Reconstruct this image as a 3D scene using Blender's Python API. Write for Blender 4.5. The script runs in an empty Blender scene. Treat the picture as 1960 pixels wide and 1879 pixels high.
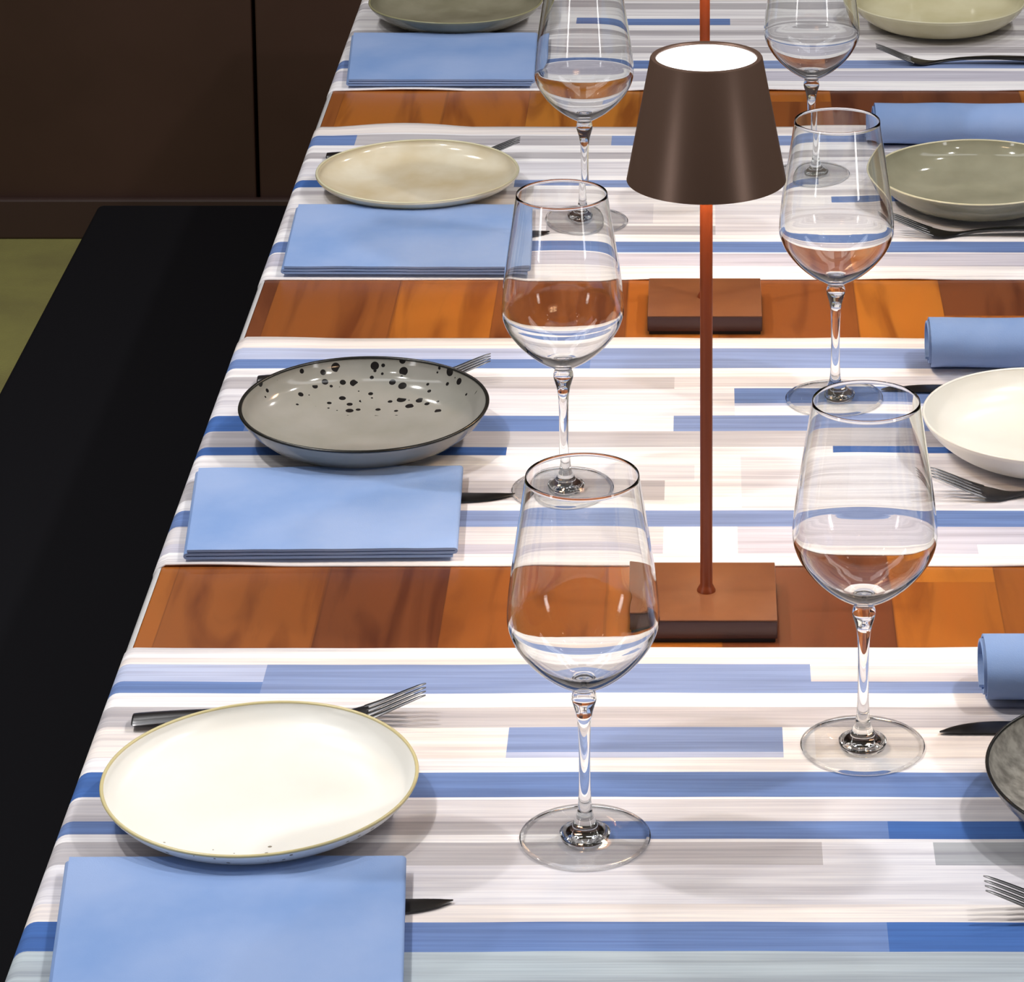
import bpy, bmesh, math, random
from mathutils import Vector, noise

# ------------------------------------------------------------------ camera, light, exposure
sc = bpy.context.scene
COL = sc.collection
sc.view_settings.view_transform = 'Standard'
sc.view_settings.look = 'None'
sc.view_settings.gamma = 1.0
sc.view_settings.exposure = -0.10
sc.view_settings.use_curve_mapping = False
sc.cycles.use_denoising = True
sc.cycles.max_bounces = 16
sc.cycles.transmission_bounces = 14
sc.cycles.transparent_max_bounces = 12
sc.cycles.sample_clamp_indirect = 8.0
sc.cycles.caustics_refractive = True
sc.cycles.caustics_reflective = True

TABLE_Z = 0.75
FOCAL = 6600.0                       # focal length in pixels of the 1960 x 1879 frame
cam_data = bpy.data.cameras.new('camera')
cam = bpy.data.objects.new('camera', cam_data)
COL.objects.link(cam)
cam.location = (0, 0, TABLE_Z + 1.13)
cam.rotation_euler = (math.radians(90 - 12), 0, 0)
cam_data.sensor_fit = 'HORIZONTAL'
cam_data.sensor_width = 36.0
cam_data.lens = 36.0 * FOCAL / 1960.0
cam_data.shift_x = (980.0 - 1348.0) / 1960.0        # the photograph is a crop: its lens axis lies up and right of it
cam_data.shift_y = (-397.13 - 939.5) / 1960.0
cam_data.clip_start = 0.05
sc.camera = cam

world = bpy.data.worlds.new('room_air')
sc.world = world
world.use_nodes = True
world.node_tree.nodes['Background'].inputs[0].default_value = (0.9, 0.95, 1.0, 1)
world.node_tree.nodes['Background'].inputs[1].default_value = 0.05

def lamp_area(name, loc, target, size, power, color=(1, 0.97, 0.93), size_y=None, shape='DISK', spread=180):
    d = bpy.data.lights.new(name, 'AREA')
    d.shape = shape if size_y is None else 'RECTANGLE'
    d.size = size
    if size_y is not None:
        d.size_y = size_y
    d.energy = power
    d.color = color
    d.spread = math.radians(spread)
    o = bpy.data.objects.new(name, d)
    COL.objects.link(o)
    o.location = loc
    v = Vector(target) - Vector(loc)
    o.rotation_euler = v.to_track_quat('-Z', 'Y').to_euler()
    return o

# two rows of round ceiling downlights, either side of the table
for sx in (-1.15, 1.15):
    for y, p in ((1.4, 7.0), (2.3, 19.0), (3.4, 9.0), (4.8, 6.0)):
        lamp_area('ceiling_downlight', (sx, y, 2.78), (sx * 0.25, y - 0.5, 0.75), 0.10, p)
# two long soft fill lights, added overhead to lift the whole table
lamp_area('overhead_fill_light', (-0.55, 2.7, 2.80), (-0.2, 2.7, 0.75), 0.30, 16.0, (0.97, 0.98, 1.0), size_y=4.0)
lamp_area('overhead_fill_light', (0.55, 2.7, 2.80), (0.2, 2.7, 0.75), 0.30, 16.0, (0.97, 0.98, 1.0), size_y=4.0)

# unseen upright lights, added either side for sheen on lamp shade and glasses
for sx in (-1.9, 1.9):
    lamp_area('side_sheen_light', (sx, 1.0, 1.25), (0, 2.4, 1.1), 0.20, 6.0, (1, 0.98, 0.97), size_y=0.9)

# ------------------------------------------------------------------ helpers
def lin(c):
    return tuple(((v / 255.0) / 12.92 if v / 255.0 <= 0.04045 else ((v / 255.0 + 0.055) / 1.055) ** 2.4) for v in c)

def tag(o, label=None, cat=None, group=None, kind=None):
    if label: o['label'] = label
    if cat: o['category'] = cat
    if group: o['group'] = group
    if kind: o['kind'] = kind
    return o

def empty(name, loc, rz=0.0):
    o = bpy.data.objects.new(name, None)
    o.empty_display_size = 0.05
    COL.objects.link(o)
    o.location = loc
    o.rotation_euler = (0, 0, rz)
    return o

def build(name, bm, mat, parent=None, smooth=False, angle=None):
    bmesh.ops.recalc_face_normals(bm, faces=bm.faces)
    me = bpy.data.meshes.new(name)
    bm.to_mesh(me)
    bm.free()
    if smooth:
        for p in me.polygons:
            p.use_smooth = True
        if angle:
            try:
                me.set_sharp_from_angle(angle=math.radians(angle))
            except Exception:
                pass
    for m in (mat if isinstance(mat, (list, tuple)) else [mat]):
        me.materials.append(m)
    o = bpy.data.objects.new(name, me)
    COL.objects.link(o)
    if parent is not None:
        o.parent = parent
    return o

def copy_tree(o, parent=None):
    c = o.copy()
    COL.objects.link(c)
    c.parent = parent
    for ch in list(o.children):
        copy_tree(ch, c)
    return c

def add_box(bm, c, s, bevel=0.0, seg=2):
    r = bmesh.ops.create_cube(bm, size=1.0)
    vs = r['verts']
    bmesh.ops.scale(bm, vec=Vector(s), verts=vs)
    bmesh.ops.translate(bm, vec=Vector(c), verts=vs)
    if bevel > 0:
        es = list({e for v in vs for e in v.link_edges})
        bmesh.ops.bevel(bm, geom=es, offset=bevel, segments=seg, profile=0.5, affect='EDGES')

def lathe(profile, n=72, close=True):
    """profile: list of (r, z); first or last r of 0 closes on the axis."""
    bm = bmesh.new()
    rings = []
    for r, z in profile:
        if r < 1e-6:
            rings.append([bm.verts.new((0, 0, z))])
        else:
            rings.append([bm.verts.new((r * math.cos(2 * math.pi * k / n), r * math.sin(2 * math.pi * k / n), z)) for k in range(n)])
    for a, b in zip(rings, rings[1:]):
        for k in range(n):
            k2 = (k + 1) % n
            if len(a) == 1 and len(b) == 1:
                continue
            if len(a) == 1:
                bm.faces.new((a[0], b[k], b[k2]))
            elif len(b) == 1:
                bm.faces.new((a[k], b[0], a[k2]))
            else:
                bm.faces.new((a[k], b[k], b[k2], a[k2]))
    return bm

def spline(pts, sub=6):
    """Catmull-Rom through 2-D points."""
    out = []
    P = [pts[0]] + list(pts) + [pts[-1]]
    for i in range(1, len(P) - 2):
        p0, p1, p2, p3 = P[i - 1], P[i], P[i + 1], P[i + 2]
        for k in range(sub):
            t = k / sub
            out.append(tuple(0.5 * ((2 * b) + (-a + c) * t + (2 * a - 5 * b + 4 * c - d) * t * t + (-a + 3 * b - 3 * c + d) * t ** 3)
                             for a, b, c, d in zip(p0, p1, p2, p3)))
    out.append(tuple(pts[-1]))
    return out

# ------------------------------------------------------------------ materials
def mat(name, color=(0.8, 0.8, 0.8), rough=0.5, metal=0.0, **kw):
    m = bpy.data.materials.new(name)
    m.use_nodes = True
    b = m.node_tree.nodes['Principled BSDF']
    b.inputs['Base Color'].default_value = (*color, 1)
    b.inputs['Roughness'].default_value = rough
    b.inputs['Metallic'].default_value = metal
    for k, v in kw.items():
        b.inputs[k.replace('_', ' ')].default_value = v
    return m

def N(m, typ, **props):
    n = m.node_tree.nodes.new(typ)
    for k, v in props.items():
        setattr(n, k, v)
    return n

def L(m, a, b):
    m.node_tree.links.new(a, b)

def bsdf(m):
    return m.node_tree.nodes['Principled BSDF']

def coords(m, scale=(1, 1, 1), space='Object'):
    tc = N(m, 'ShaderNodeTexCoord')
    mp = N(m, 'ShaderNodeMapping')
    mp.inputs['Scale'].default_value = scale
    L(m, tc.outputs[space], mp.inputs['Vector'])
    return mp.outputs['Vector']

def noise_bump(m, scale, strength, dist=0.001, vscale=(1, 1, 1), detail=3):
    n = N(m, 'ShaderNodeTexNoise')
    n.inputs['Scale'].default_value = scale
    n.inputs['Detail'].default_value = detail
    L(m, coords(m, vscale), n.inputs['Vector'])
    b = N(m, 'ShaderNodeBump')
    b.inputs['Strength'].default_value = strength
    b.inputs['Distance'].default_value = dist
    L(m, n.outputs['Fac'], b.inputs['Height'])
    L(m, b.outputs['Normal'], bsdf(m).inputs['Normal'])
    return n

def ramp(m, stops, fac=None, interp='LINEAR'):
    r = N(m, 'ShaderNodeValToRGB')
    r.color_ramp.interpolation = interp
    els = r.color_ramp.elements
    while len(els) < len(stops):
        els.new(0.5)
    for e, (p, c) in zip(els, stops):
        e.position = p
        e.color = (*c, 1)
    if fac is not None:
        L(m, fac, r.inputs['Fac'])
    return r

def noisy_color(m, c1, c2, scale, vscale=(1, 1, 1), lo=0.35, hi=0.65, detail=4):
    n = N(m, 'ShaderNodeTexNoise')
    n.inputs['Scale'].default_value = scale
    n.inputs['Detail'].default_value = detail
    L(m, coords(m, vscale), n.inputs['Vector'])
    r = ramp(m, [(lo, c1), (hi, c2)], n.outputs['Fac'])
    L(m, r.outputs['Color'], bsdf(m).inputs['Base Color'])
    return r

# clear glass: the blown bowl and the drawn stem bend light as solid glass
M_GLASS = bpy.data.materials.new('clear_glass')
M_GLASS.use_nodes = True
_nt = M_GLASS.node_tree
_nt.nodes.remove(_nt.nodes['Principled BSDF'])
_g = _nt.nodes.new('ShaderNodeBsdfGlass')
_g.inputs['Color'].default_value = (0.985, 0.99, 0.99, 1)
_g.inputs['Roughness'].default_value = 0.0
_g.inputs['IOR'].default_value = 1.46
_nt.links.new(_g.outputs[0], _nt.nodes['Material Output'].inputs['Surface'])
# the flat foot is a thin sheet: light passes straight through, grazing angles reflect
def thin_glass():
    m = bpy.data.materials.new('clear_foot_glass')
    m.use_nodes = True
    nt = m.node_tree
    nt.nodes.remove(nt.nodes['Principled BSDF'])
    t = nt.nodes.new('ShaderNodeBsdfTransparent')
    t.inputs['Color'].default_value = (0.965, 0.97, 0.97, 1)
    gl = nt.nodes.new('ShaderNodeBsdfGlossy')
    gl.inputs['Roughness'].default_value = 0.01
    lw = nt.nodes.new('ShaderNodeLayerWeight')
    lw.inputs['Blend'].default_value = 0.5
    p = nt.nodes.new('ShaderNodeMath'); p.operation = 'POWER'
    p.inputs[1].default_value = 4.0
    nt.links.new(lw.outputs['Facing'], p.inputs[0])
    ma = nt.nodes.new('ShaderNodeMath'); ma.operation = 'MULTIPLY_ADD'
    ma.inputs[1].default_value = 0.85
    ma.inputs[2].default_value = 0.05
    nt.links.new(p.outputs[0], ma.inputs[0])
    m1 = nt.nodes.new('ShaderNodeMixShader')
    nt.links.new(ma.outputs[0], m1.inputs[0])
    nt.links.new(t.outputs[0], m1.inputs[1])
    nt.links.new(gl.outputs[0], m1.inputs[2])
    nt.links.new(m1.outputs[0], nt.nodes['Material Output'].inputs['Surface'])
    return m
M_GLASS_FOOT = thin_glass()

# woven cloth whose stripes are dyed face by face
M_CLOTH = mat('striped_cloth', (0.9, 0.9, 0.9), 0.85)
def _cloth():
    m = M_CLOTH
    at = N(m, 'ShaderNodeAttribute', attribute_name='dye')
    n = N(m, 'ShaderNodeTexNoise')
    n.inputs['Scale'].default_value = 1.0
    n.inputs['Detail'].default_value = 4.0
    L(m, coords(m, (9, 420, 1)), n.inputs['Vector'])
    r = ramp(m, [(0.3, (0.80, 0.80, 0.84)), (0.62, (1, 1, 1))], n.outputs['Fac'])
    n2 = N(m, 'ShaderNodeTexNoise')
    n2.inputs['Scale'].default_value = 1.0
    n2.inputs['Detail'].default_value = 2.0
    L(m, coords(m, (3.2, 95, 1)), n2.inputs['Vector'])
    r2 = ramp(m, [(0.36, (0.80, 0.785, 0.80)), (0.50, (0.95, 0.94, 0.945)), (0.64, (1, 1, 1))], n2.outputs['Fac'])
    m0 = N(m, 'ShaderNodeMix', data_type='RGBA', blend_type='MULTIPLY')
    m0.inputs[0].default_value = 1.0
    L(m, r.outputs['Color'], m0.inputs[6])
    L(m, r2.outputs['Color'], m0.inputs[7])
    mx = N(m, 'ShaderNodeMix', data_type='RGBA', blend_type='MULTIPLY')
    mx.inputs[0].default_value = 1.0
    L(m, at.outputs['Color'], mx.inputs[6])
    L(m, m0.outputs[2], mx.inputs[7])
    L(m, mx.outputs[2], bsdf(m).inputs['Base Color'])
    bp = N(m, 'ShaderNodeBump')
    bp.inputs['Strength'].default_value = 0.25
    bp.inputs['Distance'].default_value = 0.0006
    L(m, n.outputs['Fac'], bp.inputs['Height'])
    L(m, bp.outputs['Normal'], bsdf(m).inputs['Normal'])
_cloth()

# oiled staves running along the table
M_WOOD = mat('oiled_wood', (0.4, 0.15, 0.04), 0.32)
def _wood():
    m = M_WOOD
    tc = N(m, 'ShaderNodeTexCoord')
    sp = N(m, 'ShaderNodeSeparateXYZ')
    L(m, tc.outputs['Object'], sp.inputs[0])
    def math_(op, a, b=None):
        n = N(m, 'ShaderNodeMath', operation=op)
        for i, v in enumerate((a, b)):
            if v is None: continue
            if isinstance(v, (int, float)): n.inputs[i].default_value = v
            else: L(m, v, n.inputs[i])
        return n.outputs[0]
    # the staves are of unequal width: warp x before cutting it into rows
    wx = math_('ADD', math_('DIVIDE', math_('ADD', sp.outputs['X'], 0.4), 0.105), math_('MULTIPLY', math_('SINE', math_('MULTIPLY', sp.outputs['X'], 31.0)), 0.16))
    row = math_('FLOOR', wx)
    ycell = math_('FLOOR', math_('ADD', math_('DIVIDE', sp.outputs['Y'], 0.9), math_('MULTIPLY', row, 0.37)))
    cb = N(m, 'ShaderNodeCombineXYZ')
    L(m, row, cb.inputs[0]); L(m, ycell, cb.inputs[1])
    wn = N(m, 'ShaderNodeTexWhiteNoise', noise_dimensions='3D')
    L(m, cb.outputs[0], wn.inputs['Vector'])
    base = ramp(m, [(0.0, lin((108, 60, 36))), (0.3, lin((148, 86, 36))), (0.6, lin((174, 104, 36))), (1.0, lin((186, 120, 44)))], wn.outputs['Value'])
    # grain: long streaks, shifted per stave
    mp = N(m, 'ShaderNodeMapping')
    mp.inputs['Scale'].default_value = (30, 3.2, 1)
    off = N(m, 'ShaderNodeVectorMath', operation='ADD')
    L(m, tc.outputs['Object'], off.inputs[0])
    sc_ = N(m, 'ShaderNodeVectorMath', operation='SCALE')
    sc_.inputs['Scale'].default_value = 3.0
    L(m, wn.outputs['Color'], sc_.inputs[0])
    L(m, sc_.outputs[0], off.inputs[1])
    L(m, off.outputs[0], mp.inputs['Vector'])
    g = N(m, 'ShaderNodeTexNoise')
    g.inputs['Scale'].default_value = 1.0
    g.inputs['Detail'].default_value = 6.0
    g.inputs['Distortion'].default_value = 0.8
    L(m, mp.outputs[0], g.inputs['Vector'])
    gr = ramp(m, [(0.30, lin((170, 140, 132))), (0.50, lin((246, 240, 236))), (0.74, lin((255, 240, 225)))], g.outputs['Fac'])
    mx = N(m, 'ShaderNodeMix', data_type='RGBA', blend_type='MULTIPLY')
    mx.inputs[0].default_value = 0.85
    L(m, base.outputs['Color'], mx.inputs[6])
    L(m, gr.outputs['Color'], mx.inputs[7])
    # dark joints between staves
    fr = math_('FRACT', wx)
    edge = math_('LESS_THAN', math_('MINIMUM', fr, math_('SUBTRACT', 1.0, fr)), 0.008)
    mj = N(m, 'ShaderNodeMix', data_type='RGBA', blend_type='MIX')
    L(m, math_('MULTIPLY', edge, 0.3), mj.inputs[0])
    L(m, mx.outputs[2], mj.inputs[6])
    mj.inputs[7].default_value = (*lin((70, 34, 18)), 1)
    L(m, mj.outputs[2], bsdf(m).inputs['Base Color'])
_wood()

M_EDGE = mat('pale_edge_band', lin((205, 205, 208)), 0.3)
M_NAPKIN = mat('blue_napkin_cloth', lin((130, 160, 210)), 0.9)
noisy_color(M_NAPKIN, lin((122, 154, 208)), lin((146, 170, 216)), 9.0)
M_NAPKIN_N = noise_bump(M_NAPKIN, 900, 0.25, 0.0004)
M_STEEL = mat('dark_steel', (0.09, 0.09, 0.095), 0.3, 1.0)
M_BRONZE = mat('brown_painted_metal', lin((112, 88, 76)), 0.36, 0.45)
noise_bump(M_BRONZE, 1500, 0.12, 0.0003)
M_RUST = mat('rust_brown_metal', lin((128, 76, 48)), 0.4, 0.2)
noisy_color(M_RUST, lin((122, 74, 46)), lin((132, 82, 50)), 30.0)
M_BASE_SHADED = mat('shaded_base_brown', lin((74, 48, 44)), 0.4, 0.2)  # lamp base sides: their shade is put into a darker brown
M_POLE = mat('rust_brown_pole', lin((128, 60, 30)), 0.4, 0.2)
M_DIFF = mat('lit_diffuser', (0.9, 0.9, 0.9), 0.6)
bsdf(M_DIFF).inputs['Emission Color'].default_value = (1, 0.98, 0.96, 1)
bsdf(M_DIFF).inputs['Emission Strength'].default_value = 1.0
M_LED = mat('lit_lamp_disc', (0.9, 0.9, 0.9), 0.6)
bsdf(M_LED).inputs['Emission Color'].default_value = (1, 0.72, 0.42, 1)
bsdf(M_LED).inputs['Emission Strength'].default_value = 75.0

def glaze(name, c1, c2, scale=22.0, rough=0.12, spots=None):
    """glazed ceramic; spots = (colour, cell scale, radius, half) speckles fired into the glaze"""
    m = mat(name, c1, rough)
    bsdf(m).inputs['Specular IOR Level'].default_value = 0.4
    r = noisy_color(m, c1, c2, scale)
    if spots:
        col, cs, rad, thr = spots
        v = N(m, 'ShaderNodeTexVoronoi')
        v.inputs['Scale'].default_value = cs
        vec = coords(m)
        L(m, vec, v.inputs['Vector'])
        near = N(m, 'ShaderNodeMath', operation='LESS_THAN')
        L(m, v.outputs['Distance'], near.inputs[0])
        # each speckle its own size
        sep = N(m, 'ShaderNodeSeparateColor')
        L(m, v.outputs['Color'], sep.inputs[0])
        sz = N(m, 'ShaderNodeMapRange')
        sz.inputs['From Min'].default_value = 0.35
        sz.inputs['From Max'].default_value = 1.0
        sz.inputs['To Min'].default_value = 0.0
        sz.inputs['To Max'].default_value = rad
        L(m, sep.outputs[0], sz.inputs['Value'])
        L(m, sz.outputs[0], near.inputs[1])
        # one side of the bowl carries the speckles
        sx = N(m, 'ShaderNodeSeparateXYZ')
        L(m, vec, sx.inputs[0])
        side = N(m, 'ShaderNodeMath', operation='GREATER_THAN' if thr > 0 else 'LESS_THAN')
        L(m, sx.outputs['Y'], side.inputs[0])
        side.inputs[1].default_value = thr
        mu = N(m, 'ShaderNodeMath', operation='MULTIPLY')
        L(m, near.outputs[0], mu.inputs[0]); L(m, side.outputs[0], mu.inputs[1])
        mx = N(m, 'ShaderNodeMix', data_type='RGBA', blend_type='MIX')
        L(m, mu.outputs[0], mx.inputs[0])
        L(m, r.outputs['Color'], mx.inputs[6])
        mx.inputs[7].default_value = (*col, 1)
        L(m, mx.outputs[2], bsdf(m).inputs['Base Color'])
    return m

M_WALL = mat('dark_brown_panel', lin((66, 46, 40)), 0.5)
noisy_color(M_WALL, lin((74, 50, 42)), lin((84, 58, 50)), 3.0)
M_PLINTH = mat('dark_brown_skirting', lin((74, 54, 50)), 0.45)
M_FLOOR = mat('olive_carpet', lin((150, 146, 84)), 0.95)
noisy_color(M_FLOOR, lin((148, 142, 88)), lin((168, 164, 96)), 6.0)
noise_bump(M_FLOOR, 260, 0.5, 0.003)
M_ROOM = mat('dim_room_paint', (0.10, 0.09, 0.085), 0.8)
noise_bump(M_ROOM, 60, 0.1)
M_BENCH = mat('black_upholstery', (0.004, 0.004, 0.006), 0.8, Specular_IOR_Level=0.12)
noise_bump(M_BENCH, 300, 0.15, 0.0005)
M_BLACK = mat('black_metal', (0.01, 0.01, 0.012), 0.5)

# dyed stripes of each runner: y from, y to, x from, x to (metres), colour key
STRIPES = {
 1: [
  (2.295, 2.305, -9.000, 9.000, 'c'),
  (2.250, 2.295, -0.316, 0.071, 'b1'),
  (2.268, 2.295, -9.000, -0.317, 'l'),
  (2.250, 2.268, -9.000, -0.314, 'b2'),
  (2.268, 2.292, 0.072, 9.000, 'g0'),
  (2.250, 2.268, 0.071, 9.000, 'b1'),
  (2.199, 2.229, -9.000, 9.000, 'g'),
  (2.155, 2.196, -9.000, -0.136, 'c'),
  (2.163, 2.198, -0.136, 0.054, 'b1'),
  (2.153, 2.163, -0.135, 0.053, 'l'),
  (2.155, 2.196, 0.076, 9.000, 'c'),
  (2.101, 2.135, -9.000, 9.000, 'b2'),
  (2.101, 2.135, -9.000, -0.391, 'b3'),
  (2.069, 2.098, -9.000, 9.000, 'g0'),
  (2.052, 2.069, -9.000, -0.347, 'b2'),
  (2.049, 2.067, -0.067, 0.120, 'b2'),
  (2.049, 2.067, 0.120, 9.000, 'b3'),
  (2.050, 2.069, -0.347, -0.068, 'g'),
  (2.013, 2.042, -9.000, 0.073, 'g'),
  (2.013, 2.042, 0.073, 0.148, 'w2'),
  (2.013, 2.042, 0.148, 9.000, 'g2'),
  (1.965, 2.013, -9.000, 9.000, 'w2'),
  (1.944, 1.965, -9.000, 9.000, 'c'),
  (1.908, 1.940, -0.336, 0.113, 'b2'),
  (1.908, 1.940, -9.000, -0.336, 'b3'),
  (1.910, 1.942, 0.113, 9.000, 'b3'),
  (1.879, 1.908, -9.000, 9.000, 'g3'),
  (1.864, 1.879, -9.000, 9.000, 'g3'),
 ],
 2: [
  (2.916, 2.941, -9.000, 9.000, 'c'),
  (2.890, 2.913, -9.000, -0.102, 'l'),
  (2.868, 2.890, -9.000, -0.101, 'b2'),
  (2.868, 2.914, -0.101, 9.000, 'b1'),
  (2.821, 2.848, -9.000, -0.026, 'g'),
  (2.824, 2.848, -0.026, 9.000, 'g0'),
  (2.760, 2.817, -9.000, 0.023, 'w2'),
  (2.787, 2.819, 0.026, 9.000, 'b2'),
  (2.781, 2.787, 0.025, 9.000, 'l'),
  (2.726, 2.758, -9.000, -0.121, 'b2'),
  (2.726, 2.758, -9.000, -0.388, 'b3'),
  (2.725, 2.758, -0.028, 9.000, 'b1'),
  (2.692, 2.724, -9.000, 9.000, 'g'),
  (2.675, 2.690, -9.000, -0.164, 'b3'),
  (2.679, 2.692, 0.101, 9.000, 'b3'),
  (2.623, 2.654, -9.000, -0.008, 'w2'),
  (2.584, 2.621, -9.000, -0.036, 'g'),
  (2.569, 2.671, 0.030, 9.000, 'w2'),
  (2.533, 2.564, -9.000, 9.000, 'b1'),
  (2.533, 2.564, -9.000, -0.384, 'b2'),
  (2.533, 2.564, 0.178, 9.000, 'b2'),
  (2.500, 2.531, -9.000, -0.032, 'g0'),
  (2.483, 2.531, 0.021, 0.212, 'l2'),
  (2.500, 2.531, 0.212, 9.000, 'l2'),
  (2.483, 2.500, -9.000, -0.032, 'l2'),
 ],
 3: [
  (3.544, 3.571, -9.000, 9.000, 'c'),
  (3.506, 3.540, -9.000, -0.372, 'b2'),
  (3.506, 3.540, -0.372, -0.099, 'g'),
  (3.506, 3.540, -0.099, 9.000, 'b1'),
  (3.461, 3.482, -9.000, 9.000, 'g'),
  (3.402, 3.451, -9.000, 9.000, 'w2'),
  (3.367, 3.390, -9.000, -0.380, 'b3'),
  (3.367, 3.390, -0.195, 0.114, 'b1'),
  (3.342, 3.355, -9.000, 9.000, 'g0'),
  (3.322, 3.339, 0.128, 9.000, 'b2'),
  (3.255, 3.316, -9.000, -0.051, 'w2'),
  (3.240, 3.303, -9.000, -0.160, 'g0'),
  (3.221, 3.248, -0.159, 0.011, 'g'),
  (3.221, 3.311, 0.011, 9.000, 'w2'),
  (3.170, 3.201, -9.000, 9.000, 'b2'),
  (3.131, 3.167, -9.000, 9.000, 'l2'),
 ],
 4: [
  (4.081, 4.090, -9.000, 9.000, 'c'),
  (4.043, 4.071, -9.000, 9.000, 'g'),
  (3.973, 4.001, -0.155, 0.031, 'b2'),
  (3.973, 4.001, 0.031, 9.000, 'g0'),
  (3.928, 3.951, -9.000, 9.000, 'g'),
  (3.884, 3.910, -9.000, 9.000, 'g0'),
  (3.854, 3.880, -0.212, 9.000, 'g'),
  (3.792, 3.824, -9.000, 0.055, 'b2'),
  (3.790, 3.824, 0.055, 9.000, 'b1'),
  (3.741, 3.782, -9.000, 9.000, 'l2'),
 ],
}

# ------------------------------------------------------------------ the room
def plane_box(name, c, s, m, kind='structure', parent=None):
    bm = bmesh.new()
    add_box(bm, c, s)
    o = build(name, bm, m, parent)
    if kind: o['kind'] = kind
    return o

plane_box('floor', (0, 2.4, -0.05), (6.0, 7.0, 0.1), M_FLOOR)
plane_box('ceiling', (0, 2.4, 2.9), (6.0, 7.0, 0.1), M_ROOM)
plane_box('wall_left', (-3.05, 2.4, 1.4), (0.1, 7.0, 3.0), M_ROOM)
plane_box('wall_right', (3.05, 2.4, 1.4), (0.1, 7.0, 3.0), M_ROOM)
plane_box('wall_front', (0, -1.15, 1.4), (6.2, 0.1, 3.0), M_ROOM)
# back wall: panelling with a narrow open joint where two panels meet
bm = bmesh.new()
X_SEAM = -0.727
add_box(bm, ((-3.0 + X_SEAM - 0.003) / 2, 5.385, 1.4), (X_SEAM - 0.003 + 3.0, 0.05, 2.8), 0.003, 2)
add_box(bm, ((X_SEAM + 0.003 + 3.0) / 2, 5.385, 1.4), (3.0 - X_SEAM - 0.003, 0.05, 2.8), 0.003, 2)
add_box(bm, (0, 5.44, 1.4), (6.0, 0.06, 2.8))
o = build('wall_back', bm, M_WALL); o['kind'] = 'structure'
bm = bmesh.new()
add_box(bm, (0, 5.352, 0.034), (5.98, 0.016, 0.068), 0.004, 2)
o = build('baseboard_back', bm, M_PLINTH); o['kind'] = 'structure'

# ------------------------------------------------------------------ table
TX, TY0, TY1, TH = 0.4215, 1.62, 4.86, 0.036
table = empty('dining_table', (0, 3.2, 0))
tag(table, 'long dining table with an oiled orange-brown wooden top and pale edge', 'table')
bm = bmesh.new()
add_box(bm, (0, 0, TABLE_Z - TH / 2), (2 * (TX - 0.0055), TY1 - TY0 - 0.011, TH), 0.0012, 2)
build('tabletop', bm, M_WOOD, table)
def edge_band():
    bm = bmesh.new()
    # a half-round lipping swept round the four sides
    sec = [(0.0, -0.0005)] + [(0.0 + 0.0055 * math.sin(a), -0.0060 + 0.0055 * math.cos(a)) for a in [math.radians(t) for t in (0, 22, 45, 68, 90)]] \
        + [(0.0055, -0.030)] + [(0.0055 * math.cos(a), -0.030 - 0.0055 * math.sin(a)) for a in [math.radians(t) for t in (30, 60, 90)]]
    hx, hy = TX - 0.0055, (TY1 - TY0) / 2 - 0.0055
    corners = []
    for cx, cy, a0 in ((hx, hy, 0), (-hx, hy, 90), (-hx, -hy, 180), (hx, -hy, 270)):
        for k in range(0, 91, 15):
            corners.append((cx, cy, math.radians(a0 + k)))
    rings = [[bm.verts.new((cx + r * math.cos(a), cy + r * math.sin(a), TABLE_Z + z)) for r, z in sec] for cx, cy, a in corners]
    n = len(rings)
    for i in range(n):
        a, b = rings[i], rings[(i + 1) % n]
        for k in range(len(sec) - 1):
            bm.faces.new((a[k], b[k], b[k + 1], a[k + 1]))
    bmesh.ops.remove_doubles(bm, verts=bm.verts, dist=1e-6)
    return bm
build('edge_band', edge_band(), M_EDGE, table, smooth=True, angle=50)
for sx in (-1, 1):
    for sy in (-1, 1):
        bm = bmesh.new()
        add_box(bm, (sx * 0.34, sy * 1.45, (TABLE_Z - TH) / 2), (0.06, 0.06, TABLE_Z - TH), 0.004)
        build('leg', bm, M_BLACK, table)

# ------------------------------------------------------------------ bench beside the table
bench = empty('bench', (-0.58, 2.75, 0))
tag(bench, 'long black upholstered bench beside the left edge of the table', 'bench')
bm = bmesh.new()
add_box(bm, (0, 0, 0.415), (0.39, 2.9, 0.07), 0.008, 3)
build('seat', bm, M_BENCH, bench, smooth=True, angle=40)
bm = bmesh.new()
add_box(bm, (0, 0, 0.355), (0.37, 2.86, 0.05), 0.003)
build('seat_frame', bm, M_BLACK, bench)
for sy in (-1, 1):
    bm = bmesh.new()
    add_box(bm, (0, sy * 1.38, 0.165), (0.36, 0.05, 0.33), 0.003)
    build('leg', bm, M_BLACK, bench)

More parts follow.
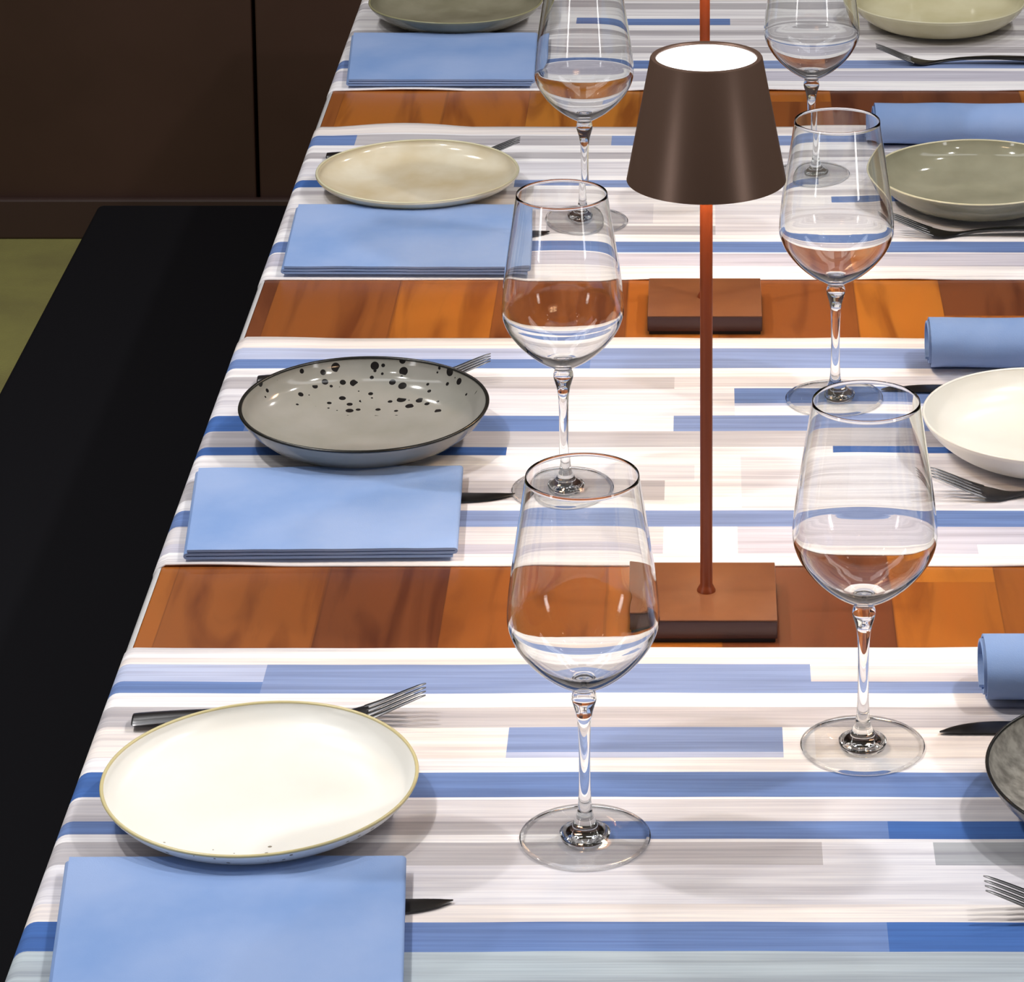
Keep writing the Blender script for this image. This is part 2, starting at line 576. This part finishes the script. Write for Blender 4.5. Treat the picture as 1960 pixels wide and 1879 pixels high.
# ------------------------------------------------------------------ striped runners laid across the table
DYE = {'w': (250, 248, 250), 'c': (244, 236, 232), 'w2': (232, 230, 236), 'g0': (220, 216, 220), 'g': (196, 192, 196), 'g2': (176, 178, 184),
       'g3': (182, 194, 202), 'l': (190, 200, 230), 'l2': (206, 204, 218), 'b1': (134, 154, 200), 'b2': (106, 134, 190), 'b3': (62, 106, 178)}
DYE = {k: lin(v) for k, v in DYE.items()}
ARC = 0.0085                      # the cloth bends over the table edge with this radius
def runner(y0, y1, key, seed):
    rnd = random.Random(seed)
    rects = STRIPES[key]
    ys = {round(y0, 4), round(y1, 4)}
    xs = set()
    for a, b, c, d, _ in rects:
        for v in (a, b):
            if y0 < v < y1: ys.add(round(v, 4))
        for v in (c, d):
            if -0.40 < v < 0.40: xs.add(round(v, 4))
    k = 0
    while y0 + k * 0.012 < y1:
        ys.add(round(y0 + k * 0.012, 4)); k += 1
    def merge(vals, keep, eps):
        out = []
        for v in sorted(vals):
            if out and v - out[-1] < eps:
                if v in keep: out[-1] = v
                continue
            out.append(v)
        return out
    keep_y = {round(v, 4) for a, b, *_ in rects for v in (a, b)} | {round(y0, 4), round(y1, 4)}
    ys = merge(ys, keep_y, 0.0025)
    xt = TX - ARC
    keep_x = set(xs)
    n = 56
    for i in range(n + 1):
        xs.add(round(-xt + 2 * xt * i / n, 4))
    xs = merge(xs, keep_x, 0.004)
    R = ARC + 0.0014
    prof = []                                       # (x, z, normal factor, x used for the pattern)
    drop = 0.16
    left = [(-xt - R - 0.004 * math.sin(t * 2.2), -ARC - t * drop) for t in (1.0, .8, .6, .4, .2, .08)]
    for x, z in left: prof.append((x, z, 'hang'))
    for t in (90, 75, 60, 45, 30, 15):
        a = math.radians(t)
        prof.append((-xt - R * math.sin(a), -ARC + R * math.cos(a), 'arc'))
    for x in xs: prof.append((x, 0.0014, 'top'))
    for t in (15, 30, 45, 60, 75, 90):
        a = math.radians(t)
        prof.append((xt + R * math.sin(a), -ARC + R * math.cos(a), 'arc'))
    for x, z in reversed(left): prof.append((-x, z, 'hang'))
    def col(xm, ym):
        c = DYE['w']
        for a, b, c0, d0, key_ in rects:
            if a <= ym <= b and c0 <= xm <= d0: c = DYE[key_]
        return c
    bm = bmesh.new()
    lay = bm.loops.layers.float_color.new('dye')
    ph = rnd.random() * 9
    grid = []
    for y in ys:
        row = []
        e = min(y - y0, y1 - y)
        for x, z, kind in prof:
            wob = noise.noise(Vector((x * 5 + ph, y * 0.7, ph)))
            wob2 = noise.noise(Vector((x * 16, y * 10, ph)))
            yy = y + 0.0016 * wob + 0.0007 * wob2
            lift = 0.0
            if e < 0.05 and kind == 'top':
                f = 1 - e / 0.05
                lift = max(0.0, (0.008 if key >= 3 else 0.004) * f * (noise.noise(Vector((x * 6 + ph * 3, y * 2, 4))) - 0.12))
            row.append(bm.verts.new((x, yy, TABLE_Z + z + lift)))
        grid.append(row)
    for j in range(len(ys) - 1):
        for i in range(len(prof) - 1):
            f = bm.faces.new((grid[j][i], grid[j][i + 1], grid[j + 1][i + 1], grid[j + 1][i]))
            xm = (prof[i][0] + prof[i + 1][0]) / 2
            ym = (ys[j] + ys[j + 1]) / 2
            c = col(xm, ym)
            for l in f.loops: l[lay] = (*c, 1)
            f.smooth = True
    me = bpy.data.meshes.new('table_runner')
    bm.normal_update()
    bm.to_mesh(me); bm.free()
    me.materials.append(M_CLOTH)
    o = bpy.data.objects.new('table_runner', me)
    COL.objects.link(o)
    s = o.modifiers.new('thickness', 'SOLIDIFY')
    s.thickness = 0.0012
    s.offset = -1
    return o
RG = 'striped runners laid across the table'
tag(runner(1.842, 2.3214, 1, 1), 'blue and white striped runner nearest the camera, under the large white bowl', 'table runner', RG)
tag(runner(2.4617, 2.9414, 2, 2), 'blue and white striped cloth runner under the grey bowl with black speckles', 'table runner', RG)
tag(runner(3.0953, 3.5715, 3, 3), 'blue and white striped cloth runner under the beige cream bowl on the left', 'table runner', RG)
tag(runner(3.7066, 4.186, 4, 4), 'blue and white striped runner farthest away, at the top edge', 'table runner', RG)
CZ = TABLE_Z + 0.0016              # top of the cloth

# ------------------------------------------------------------------ ceramic bowls
def bowl_thing(x, y, body_m, rim_m, label, r=0.105, h=0.034, group=None, tube=(0.0013, 0.0010)):
    root = empty('shallow_bowl', (x, y, CZ))
    tag(root, label, 'bowl', group)
    under = spline([(0.047, 0.0), (0.050, 0.0012), (0.062, 0.0022), (0.080, 0.0085), (0.095, 0.0195), (0.1025, 0.0290), (r - 0.0008, 0.0330)], 5)
    inner = spline([(r - 0.0028, 0.0330), (0.1000, 0.0270), (0.0925, 0.0180), (0.077, 0.0105), (0.052, 0.0066), (0.026, 0.0054), (0.0, 0.0052)], 5)
    prof = [(0.0, 0.0024), (0.040, 0.0024), (0.042, 0.0)] + under + inner
    prof[-1] = (0.0, 0.0052)
    bm = lathe(prof, 96)
    for v in bm.verts:                               # the side rises to the height of this bowl
        v.co.z *= h / 0.034
    for v in bm.verts:                               # hand-thrown: never quite round
        a = math.atan2(v.co.y, v.co.x); rr = math.hypot(v.co.x, v.co.y)
        k = 1 + 0.006 * math.sin(2 * a + x * 31 + y * 7) * (rr / r) ** 2
        v.co.x *= k; v.co.y *= k
        v.co.z += 0.0004 * (rr / r) ** 3 * math.sin(3 * a + y * 5)
    build('body', bm, body_m, root, smooth=True, angle=60)
    sec = [(tube[0] * math.cos(t), tube[1] * math.sin(t)) for t in [math.radians(q) for q in range(0, 360, 45)]]
    bm = bmesh.new()
    rings = []
    for k in range(96):
        a = 2 * math.pi * k / 96
        kk = 1 + 0.006 * math.sin(2 * a + x * 31 + y * 7)
        dz = 0.0004 * math.sin(3 * a + y * 5)
        rings.append([bm.verts.new(((r - 0.0018 + u) * kk * math.cos(a), (r - 0.0018 + u) * kk * math.sin(a), h - 0.0006 + w + dz)) for u, w in sec])
    for k in range(96):
        a, b = rings[k], rings[(k + 1) % 96]
        for q in range(8):
            bm.faces.new((a[q], b[q], b[(q + 1) % 8], a[(q + 1) % 8]))
    build('rim', bm, rim_m, root, smooth=True)
    return root

WHITE = glaze('white_glaze', lin((240, 238, 232)), lin((247, 246, 242)), 9, 0.30, (lin((150, 140, 124)), 150, 0.26, -0.055))
WHITE2 = glaze('warm_white_glaze', lin((236, 232, 222)), lin((244, 241, 234)), 9, 0.28)
CREAM = glaze('cream_glaze', lin((206, 190, 156)), lin((226, 218, 198)), 14, 0.14)
CREAM2 = glaze('straw_glaze', lin((196, 188, 150)), lin((214, 208, 176)), 14, 0.12)
GREY = glaze('grey_glaze', lin((148, 146, 138)), lin((158, 155, 149)), 20, 0.10, (lin((34, 32, 32)), 120, 0.50, 0.040))
GREY2 = glaze('mottled_grey_glaze', lin((118, 114, 108)), lin((162, 158, 150)), 120, 0.18)
OLIVE = glaze('olive_grey_glaze', lin((140, 138, 118)), lin((158, 156, 136)), 16, 0.08)
OLIVE2 = glaze('dark_olive_grey_glaze', lin((122, 118, 98)), lin((146, 142, 122)), 16, 0.08)
RIM_GOLD = mat('ochre_rim', lin((208, 196, 148)), 0.3)
RIM_BLACK = mat('black_rim', lin((30, 30, 28)), 0.25)
RIM_PALE = mat('pale_rim', lin((214, 208, 178)), 0.25)
RIM_OLIVE = mat('olive_rim', lin((150, 146, 112)), 0.25)
BG = 'shallow bowls set at the places'
bowl_thing(-0.2920, 2.0830, WHITE, RIM_GOLD, 'large white shallow bowl with an ochre rim on the nearest runner, left side', h=0.0255, group=BG)
bowl_thing(-0.2835, 2.7050, GREY, RIM_BLACK, 'grey shallow bowl with black rim and black speckles on its far inside', group=BG, tube=(0.0017, 0.0012))
bowl_thing(-0.2920, 3.3560, CREAM, RIM_PALE, 'beige cream shallow bowl on the left of the third runner', r=0.1035, h=0.022, group=BG)
bowl_thing(-0.2971, 3.9850, OLIVE2, RIM_OLIVE, 'olive grey glossy bowl cut off by the top edge, above the farthest left napkin', h=0.028, group=BG)
bowl_thing(0.2882, 2.0777, GREY2, RIM_BLACK, 'mottled grey bowl with a black rim, cut off by the right edge', group=BG)
bowl_thing(0.2851, 2.6805, WHITE2, WHITE2, 'plain white bowl without a coloured rim, cut off by the right edge', group=BG)
bowl_thing(0.2754, 3.3165, OLIVE, RIM_PALE, 'glossy olive grey bowl with a pale rim, in front of a rolled blue napkin', group=BG)
bowl_thing(0.2787, 3.9650, CREAM2, RIM_PALE, 'straw coloured bowl cut off by the top edge in the upper right corner', group=BG)

# ------------------------------------------------------------------ folded napkins (left places)
def flat_napkin(corners, label, seed):
    """corners: far-left, far-right, near-right, near-left on the cloth; three layers, folded zigzag"""
    rnd = random.Random(seed)
    FL, FR, NR, NL = [Vector((*c, 0)) for c in corners]
    T = 0.0021; G = 0.0008; n = 22
    cx = (FL + FR + NR + NL) / 4
    root = empty('folded_napkin', (cx.x, cx.y, TABLE_Z))
    tag(root, label, 'napkin', 'folded blue napkins on the left')
    path = []                                           # centre line (u 0..1 across, z)
    z0 = 0.0016 + 0.0035 + T / 2
    U = [k / n for k in range(n + 1)]
    for u in U: path.append((0.985 - 0.98 * u + 0.0, z0))
    for a in (-60, -30, 0, 30, 60):
        path.append((0.005 - 0.009 * math.cos(math.radians(a)), z0 + (T + G) / 2 * (1 + math.sin(math.radians(a)))))
    for u in U: path.append((0.005 + 0.985 * u, z0 + T + G))
    for a in (-60, -30, 0, 30, 60):
        path.append((0.990 + 0.009 * math.cos(math.radians(a)), z0 + (T + G) * (1.5 + 0.5 * math.sin(math.radians(a)))))
    for u in U: path.append((0.990 - 0.985 * u, z0 + 2 * (T + G)))
    W = (FR - FL).length
    m = 16
    bm = bmesh.new()
    rings = []
    for j in range(m + 1):
        v = j / m
        ring_a, ring_b = [], []
        for i, (u, z) in enumerate(path):
            a = path[max(0, i - 1)]; b = path[min(len(path) - 1, i + 1)]
            dx, dz = (b[0] - a[0]) * W, b[1] - a[1]
            l = math.hypot(dx, dz) or 1
            nx, nz = -dz / l, dx / l
            sag = 0.0006 * noise.noise(Vector((u * 6 + seed, v * 6, seed * 3)))
            lay = 0.0006 * (z - z0) / T                         # upper layers slip a little
            for sgn, ring in ((1, ring_a), (-1, ring_b)):
                uu = u + sgn * nx * T / 2 / W
                zz = z + sgn * nz * T / 2 + sag * (1 if z > z0 + T else 0) + 0.0012 * math.sin(math.pi * v) * math.sin(math.pi * min(max(u, 0), 1)) * (z - z0) / T
                vv = min(max(v, 0), 1) + lay
                p = (FL * (1 - uu) + FR * uu) * (1 - vv) + (NL * (1 - uu) + NR * uu) * vv - cx
                ring.append(bm.verts.new((p.x, p.y, zz)))
        rings.append(ring_a + ring_b[::-1])
    k = len(rings[0])
    for a, b in zip(rings, rings[1:]):
        for i in range(k):
            bm.faces.new((a[i], a[(i + 1) % k], b[(i + 1) % k], b[i]))
    h = k // 2
    for ring in (rings[0], rings[-1]):
        for i in range(h - 1):
            bm.faces.new((ring[i], ring[i + 1], ring[k - 2 - i], ring[k - 1 - i]))
    bmesh.ops.recalc_face_normals(bm, faces=bm.faces)
    o = build('cloth', bm, M_NAPKIN, root, smooth=True, angle=60)
    return root

NAPS = [
    ([(-0.4046, 2.0031), (-0.1903, 2.0045), (-0.1790, 1.8480), (-0.3870, 1.8440)], 'folded blue napkin nearest the camera, in front of the large white bowl', 1),
    ([(-0.4110, 2.6215), (-0.1966, 2.6268), (-0.1900, 2.4684), (-0.3976, 2.4640)], 'folded blue napkin just in front of the grey bowl with black speckles', 2),
    ([(-0.4058, 3.2800), (-0.1810, 3.2800), (-0.1700, 3.0975), (-0.3991, 3.0995)], 'folded blue napkin just in front of the beige cream bowl', 3),
    ([(-0.4123, 3.9000), (-0.1963, 3.9000), (-0.1906, 3.7111), (-0.3994, 3.7111)], 'folded blue napkin farthest away, below the olive grey bowl at the top edge', 4),
]
for c, lab, sd in NAPS:
    flat_napkin(c, lab, sd)

# ------------------------------------------------------------------ rolled napkins (right places)
def rolled_napkin(x, y, label, seed, length=0.215):
    root = empty('rolled_napkin', (x, y, CZ))
    tag(root, label, 'napkin', 'rolled blue napkins on the right')
    T = 0.0020
    path = []
    turns = 2.3
    steps = 96
    for i in range(steps + 1):
        t = i / steps
        a = -math.radians(100) + t * turns * 2 * math.pi
        s = 1.0 - 0.15 * (turns * (1 - t))
        path.append((0.0300 * s * math.cos(a), 0.0215 * s * math.sin(a)))
    bm = bmesh.new()
    rings = []
    m = 20
    for j in range(m + 1):
        v = j / m
        ra, rb = [], []
        for i, (py, pz) in enumerate(path):
            a = path[max(0, i - 1)]; b = path[min(len(path) - 1, i + 1)]
            dy, dz = b[0] - a[0], b[1] - a[1]
            l = math.hypot(dy, dz) or 1
            ny, nz = -dz / l, dy / l
            tt = i / steps
            tele = -0.005 * (1 - tt) * (1 - v) if v < 0.1 else 0     # the inner turns slip out at the end
            w = 0.0012 * noise.noise(Vector((v * 5 + seed, py * 60, pz * 60 + seed)))
            for sgn, ring in ((1, ra), (-1, rb)):
                ring.append(bm.verts.new((v * length + tele, py + sgn * ny * T / 2 + w, max(0.0002, pz + 0.0228 + sgn * nz * T / 2 + w * 0.6))))
        rings.append(ra + rb[::-1])
    k = len(rings[0])
    for a, b in zip(rings, rings[1:]):
        for i in range(k):
            bm.faces.new((a[i], a[(i + 1) % k], b[(i + 1) % k], b[i]))
    h = k // 2
    for ring in (rings[0], rings[-1]):
        for i in range(h - 1):
            bm.faces.new((ring[i], ring[i + 1], ring[k - 2 - i], ring[k - 1 - i]))
    build('cloth', bm, M_NAPKIN, root, smooth=True, angle=60)
    return root
rolled_napkin(0.1985, 2.2470, 'rolled blue napkin nearest the camera, beside the mottled grey bowl', 1)
rolled_napkin(0.2000, 2.8740, 'rolled blue napkin just behind the plain white bowl on the right', 2)
rolled_napkin(0.1830, 3.5140, 'rolled blue napkin just behind the glossy olive grey bowl on the right', 3)

# ------------------------------------------------------------------ cutlery
def strip(bm, st, seg=8):
    """stations (x, y, z, half width, half thickness) -> closed blade with an oval section"""
    rings = []
    for i, (x, y, z, hw, ht) in enumerate(st):
        a = st[max(0, i - 1)]; b = st[min(len(st) - 1, i + 1)]
        d = Vector((b[0] - a[0], 0, b[2] - a[2])).normalized()
        up = Vector((-d.z, 0, d.x))
        rings.append([bm.verts.new((Vector((x, y, z)) + Vector((0, 1, 0)) * hw * math.cos(t) + up * ht * math.sin(t))) for t in [2 * math.pi * k / seg for k in range(seg)]])
    for a, b in zip(rings, rings[1:]):
        for k in range(seg):
            bm.faces.new((a[k], a[(k + 1) % seg], b[(k + 1) % seg], b[k]))
    bm.faces.new(rings[0][::-1]); bm.faces.new(rings[-1])

def fork_mesh():
    bm = bmesh.new()
    body = spline([(0.000, 0.0046, 0.0080, 0.0016), (0.004, 0.0048, 0.0094, 0.0019), (0.030, 0.0062, 0.0086, 0.0019), (0.070, 0.0074, 0.0066, 0.0018),
                   (0.105, 0.0060, 0.0042, 0.0018), (0.128, 0.0030, 0.0032, 0.0017), (0.140, 0.0018, 0.0070, 0.0013), (0.150, 0.0020, 0.0116, 0.0011), (0.163, 0.0050, 0.0124, 0.0010)], 4)
    strip(bm, [(x, 0, z, hw, ht) for x, z, hw, ht in body], 10)
    for k in range(4):
        y = (k - 1.5) * 0.0067
        tine = spline([(0.160, 0.0042, 0.0027, 0.0010), (0.172, 0.0085, 0.0021, 0.0010), (0.186, 0.0145, 0.0018, 0.0009), (0.198, 0.0195, 0.0014, 0.0007), (0.203, 0.0212, 0.0006, 0.0004)], 4)
        strip(bm, [(x, y * (1 - 0.12 * (x - 0.16) / 0.04), z, hw, ht) for x, z, hw, ht in tine], 6)
    return bm
def knife_mesh():
    bm = bmesh.new()
    body = spline([(0.000, 0, 0.0018, 0.0062, 0.0016), (0.004, 0, 0.0018, 0.0074, 0.0017), (0.050, 0, 0.0018, 0.0066, 0.0017), (0.100, 0, 0.0018, 0.0052, 0.0016),
                   (0.112, 0.0008, 0.0018, 0.0068, 0.0012), (0.150, 0.0015, 0.0017, 0.0088, 0.0008), (0.180, 0.0012, 0.0016, 0.0084, 0.0007), (0.200, 0.0038, 0.0016, 0.0055, 0.0006), (0.212, 0.0072, 0.0016, 0.0010, 0.0004)], 4)
    strip(bm, [tuple(s) for s in body], 8)
    return bm
fork0 = knife0 = None
def place(kind, x, y, rz, label, group):
    global fork0, knife0
    if kind == 'fork':
        if fork0 is None:
            fork0 = build('fork', fork_mesh(), M_STEEL, smooth=True, angle=50); o = fork0
        else: o = copy_tree(fork0)
    else:
        if knife0 is None:
            knife0 = build('table_knife', knife_mesh(), M_STEEL, smooth=True, angle=50); o = knife0
        else: o = copy_tree(knife0)
    o.location = (x, y, CZ + 0.0001)
    o.rotation_euler = (0, 0, rz)
    tag(o, label, 'fork' if kind == 'fork' else 'knife', group)
    return o
FG, KG = 'steel forks beside the bowls', 'steel knives by the napkins'
R_ = math.radians
place('fork', -0.396, 2.2010, R_(3.5), 'steel fork behind the large white bowl, its tines curving up at the right', FG)
place('fork', -0.389, 2.8290, R_(3.0), 'steel fork behind the grey bowl with black speckles', FG)
place('fork', -0.396, 3.4560, R_(1.0), 'steel fork behind the beige cream bowl, mostly hidden by it', FG)
place('fork', 0.3770, 1.9530, R_(180), 'dark steel fork with raised tines in the lower right corner', FG)
place('fork', 0.3850, 2.5900, R_(180), 'steel fork with raised tines in front of the plain white bowl on the right', FG)
place('fork', 0.3840, 3.2180, R_(180), 'steel fork in front of the glossy olive grey bowl on the right', FG)
place('fork', 0.4000, 3.8100, R_(180), 'steel fork in front of the straw coloured bowl in the upper right', FG)
place('knife', -0.3690, 1.9560, R_(1.0), 'steel knife tip poking out from under the nearest folded napkin', KG)
place('knife', -0.3640, 2.5830, R_(0.5), 'steel knife tip poking out from the folded napkin by the speckled grey bowl', KG)
place('knife', -0.3660, 3.2120, R_(0.5), 'steel knife tip poking out from the folded napkin by the beige cream bowl', KG)
place('knife', 0.3740, 2.2000, R_(181.0), 'dark steel knife between the nearest rolled napkin and the mottled grey bowl', KG)
place('knife', 0.3660, 2.8210, R_(181.0), 'dark steel knife between the plain white bowl and the rolled napkin behind it', KG)

# ------------------------------------------------------------------ wine glasses
def wine_glass():
    root = empty('wine_glass', (0, 0, 0))
    n = 80
    foot = [(0.0, 0.0), (0.030, 0.0001)] + spline([(0.0412, 0.0), (0.0424, 0.0004), (0.0427, 0.0012), (0.0422, 0.0018), (0.0400, 0.0022), (0.0300, 0.0028), (0.0220, 0.0036), (0.0165, 0.0048)], 4)
    ft = build('foot', lathe(foot, n), [M_GLASS_FOOT, M_GLASS], root, smooth=True)
    for p in ft.data.polygons:                       # the rounded edge of the foot is thick enough to bend light
        if math.hypot(p.center.x, p.center.y) > 0.0402 and p.center.z > 0.0001:
            p.material_index = 1
    stem = [(0.0, 0.0030), (0.0060, 0.0024), (0.0120, 0.0012), (0.0158, 0.0012)] + spline([(0.0165, 0.0048), (0.0125, 0.0066), (0.0090, 0.0096), (0.0070, 0.0130), (0.0052, 0.0180), (0.0043, 0.0260), (0.0038, 0.0420), (0.0038, 0.0650), (0.0043, 0.0800), (0.0054, 0.0880), (0.0068, 0.0930), (0.0080, 0.0975), (0.0078, 0.1010), (0.0070, 0.1035)], 5)
    build('stem', lathe(stem, n), M_GLASS, root, smooth=True)
    outer = spline([(0.0070, 0.1035), (0.0082, 0.1058), (0.0130, 0.1085), (0.0235, 0.1155), (0.0345, 0.1255), (0.0432, 0.1370), (0.0478, 0.1475), (0.0490, 0.1560), (0.0480, 0.1700), (0.0458, 0.1880), (0.0428, 0.2080), (0.0395, 0.2290), (0.0362, 0.2510)], 6)
    lip = [(0.03605, 0.25135), (0.03585, 0.25145), (0.03565, 0.25135)]
    inner = spline([(0.0355, 0.2510), (0.0387, 0.2290), (0.0419, 0.2080), (0.0449, 0.1880), (0.0470, 0.1700), (0.0480, 0.1562), (0.0467, 0.1484), (0.0420, 0.1382), (0.0332, 0.1272), (0.0220, 0.1180), (0.0120, 0.1126), (0.0050, 0.1110), (0.0, 0.1107)], 6)
    inner[-1] = (0.0, 0.1107)
    build('bowl', lathe(outer + lip + inner, n), M_GLASS, root, smooth=True)
    return root
glass0 = wine_glass()
GG = 'empty wine glasses in two rows'
GLASSES = [
    (-0.0773, 2.0471, 'clear wine glass nearest the camera, right of the large white bowl'),
    (-0.1128, 2.6020, 'clear wine glass between the speckled grey bowl and the lamp'),
    (-0.1182, 3.2584, 'clear wine glass left of the lamp shade, farthest of the left row'),
    (0.1083, 2.1716, 'clear wine glass nearest of the right row, beside the lamp base'),
    (0.1125, 2.7950, 'clear wine glass right of the lamp shade, middle of the right row'),
    (0.1101, 3.4023, 'clear wine glass cut off by the top edge, farthest of the right row'),
]
for i, (x, y, lab) in enumerate(GLASSES):
    g = glass0 if i == 0 else copy_tree(glass0)
    g.location = (x, y, CZ)
    g.rotation_euler = (0, 0, 0.7 * i)
    tag(g, lab, 'wine glass', GG)

# ------------------------------------------------------------------ cordless table lamps
def table_lamp():
    root = empty('table_lamp', (0, 0, 0))
    bm = bmesh.new()
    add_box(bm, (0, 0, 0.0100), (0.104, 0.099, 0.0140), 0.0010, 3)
    base = build('base', bm, M_BASE_SHADED, root, smooth=True, angle=40)
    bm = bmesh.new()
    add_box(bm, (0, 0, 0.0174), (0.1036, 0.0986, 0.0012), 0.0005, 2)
    build('base_lit_top', bm, M_RUST, base, smooth=True, angle=40)['label'] = 'rust-brown lit top of the base'  # thin slab keeps the lit top lighter than the shade-coloured sides
    bm = bmesh.new()
    add_box(bm, (0, 0, 0.00155), (0.101, 0.096, 0.0031))
    build('base_pad', bm, M_BLACK, base)
    pole = [(0.0, 0.0176), (0.0062, 0.0176), (0.0062, 0.0188), (0.0050, 0.0215), (0.0041, 0.0235)] + [(0.0041, z) for z in (0.06, 0.12, 0.2, 0.28, 0.34, 0.372)] + [(0.0, 0.372)]
    pole = [(r * 1.12, z) for r, z in pole]
    build('pole', lathe(pole, 32), M_POLE, root, smooth=True, angle=40)
    z0, z1, r0, r1, t = 0.338, 0.4300, 0.0578, 0.0405, 0.0018
    prof = [(r0, z0), (r1, z1 - 0.0010), (r1 - 0.0006, z1), (r1 - 0.0036, z1), (r1 - 0.0042, z1 - 0.0008), (r1 - 0.0040, z1 - 0.004), (r0 - t, z0), (r0, z0)]
    shade = build('lamp_shade', lathe(prof, 96), M_BRONZE, root, smooth=True, angle=30)
    build('top_diffuser', lathe([(0.0, z1 - 0.0016), (r1 - 0.0041, z1 - 0.0016), (r1 - 0.0041, z1 - 0.0036), (0.0, z1 - 0.0036)], 64), M_DIFF, shade, smooth=True, angle=30)
    build('light_disc', lathe([(0.0, 0.372), (0.040, 0.372), (0.040, 0.378), (0.0, 0.378)], 64), M_LED, root, smooth=True, angle=30)
    return root
lamp = table_lamp()
lamp.location = (0.0015, 2.3815, TABLE_Z + 0.0001)
tag(lamp, 'table lamp with brown tapered shade and square base on the nearest wooden strip', 'table lamp', 'cordless lamps down the middle')
lamp2 = copy_tree(lamp)
lamp2.location = (0.0005, 3.0030, TABLE_Z + 0.0001)
tag(lamp2, 'table lamp on the second wooden strip, only base and pole in view', 'table lamp', 'cordless lamps down the middle')
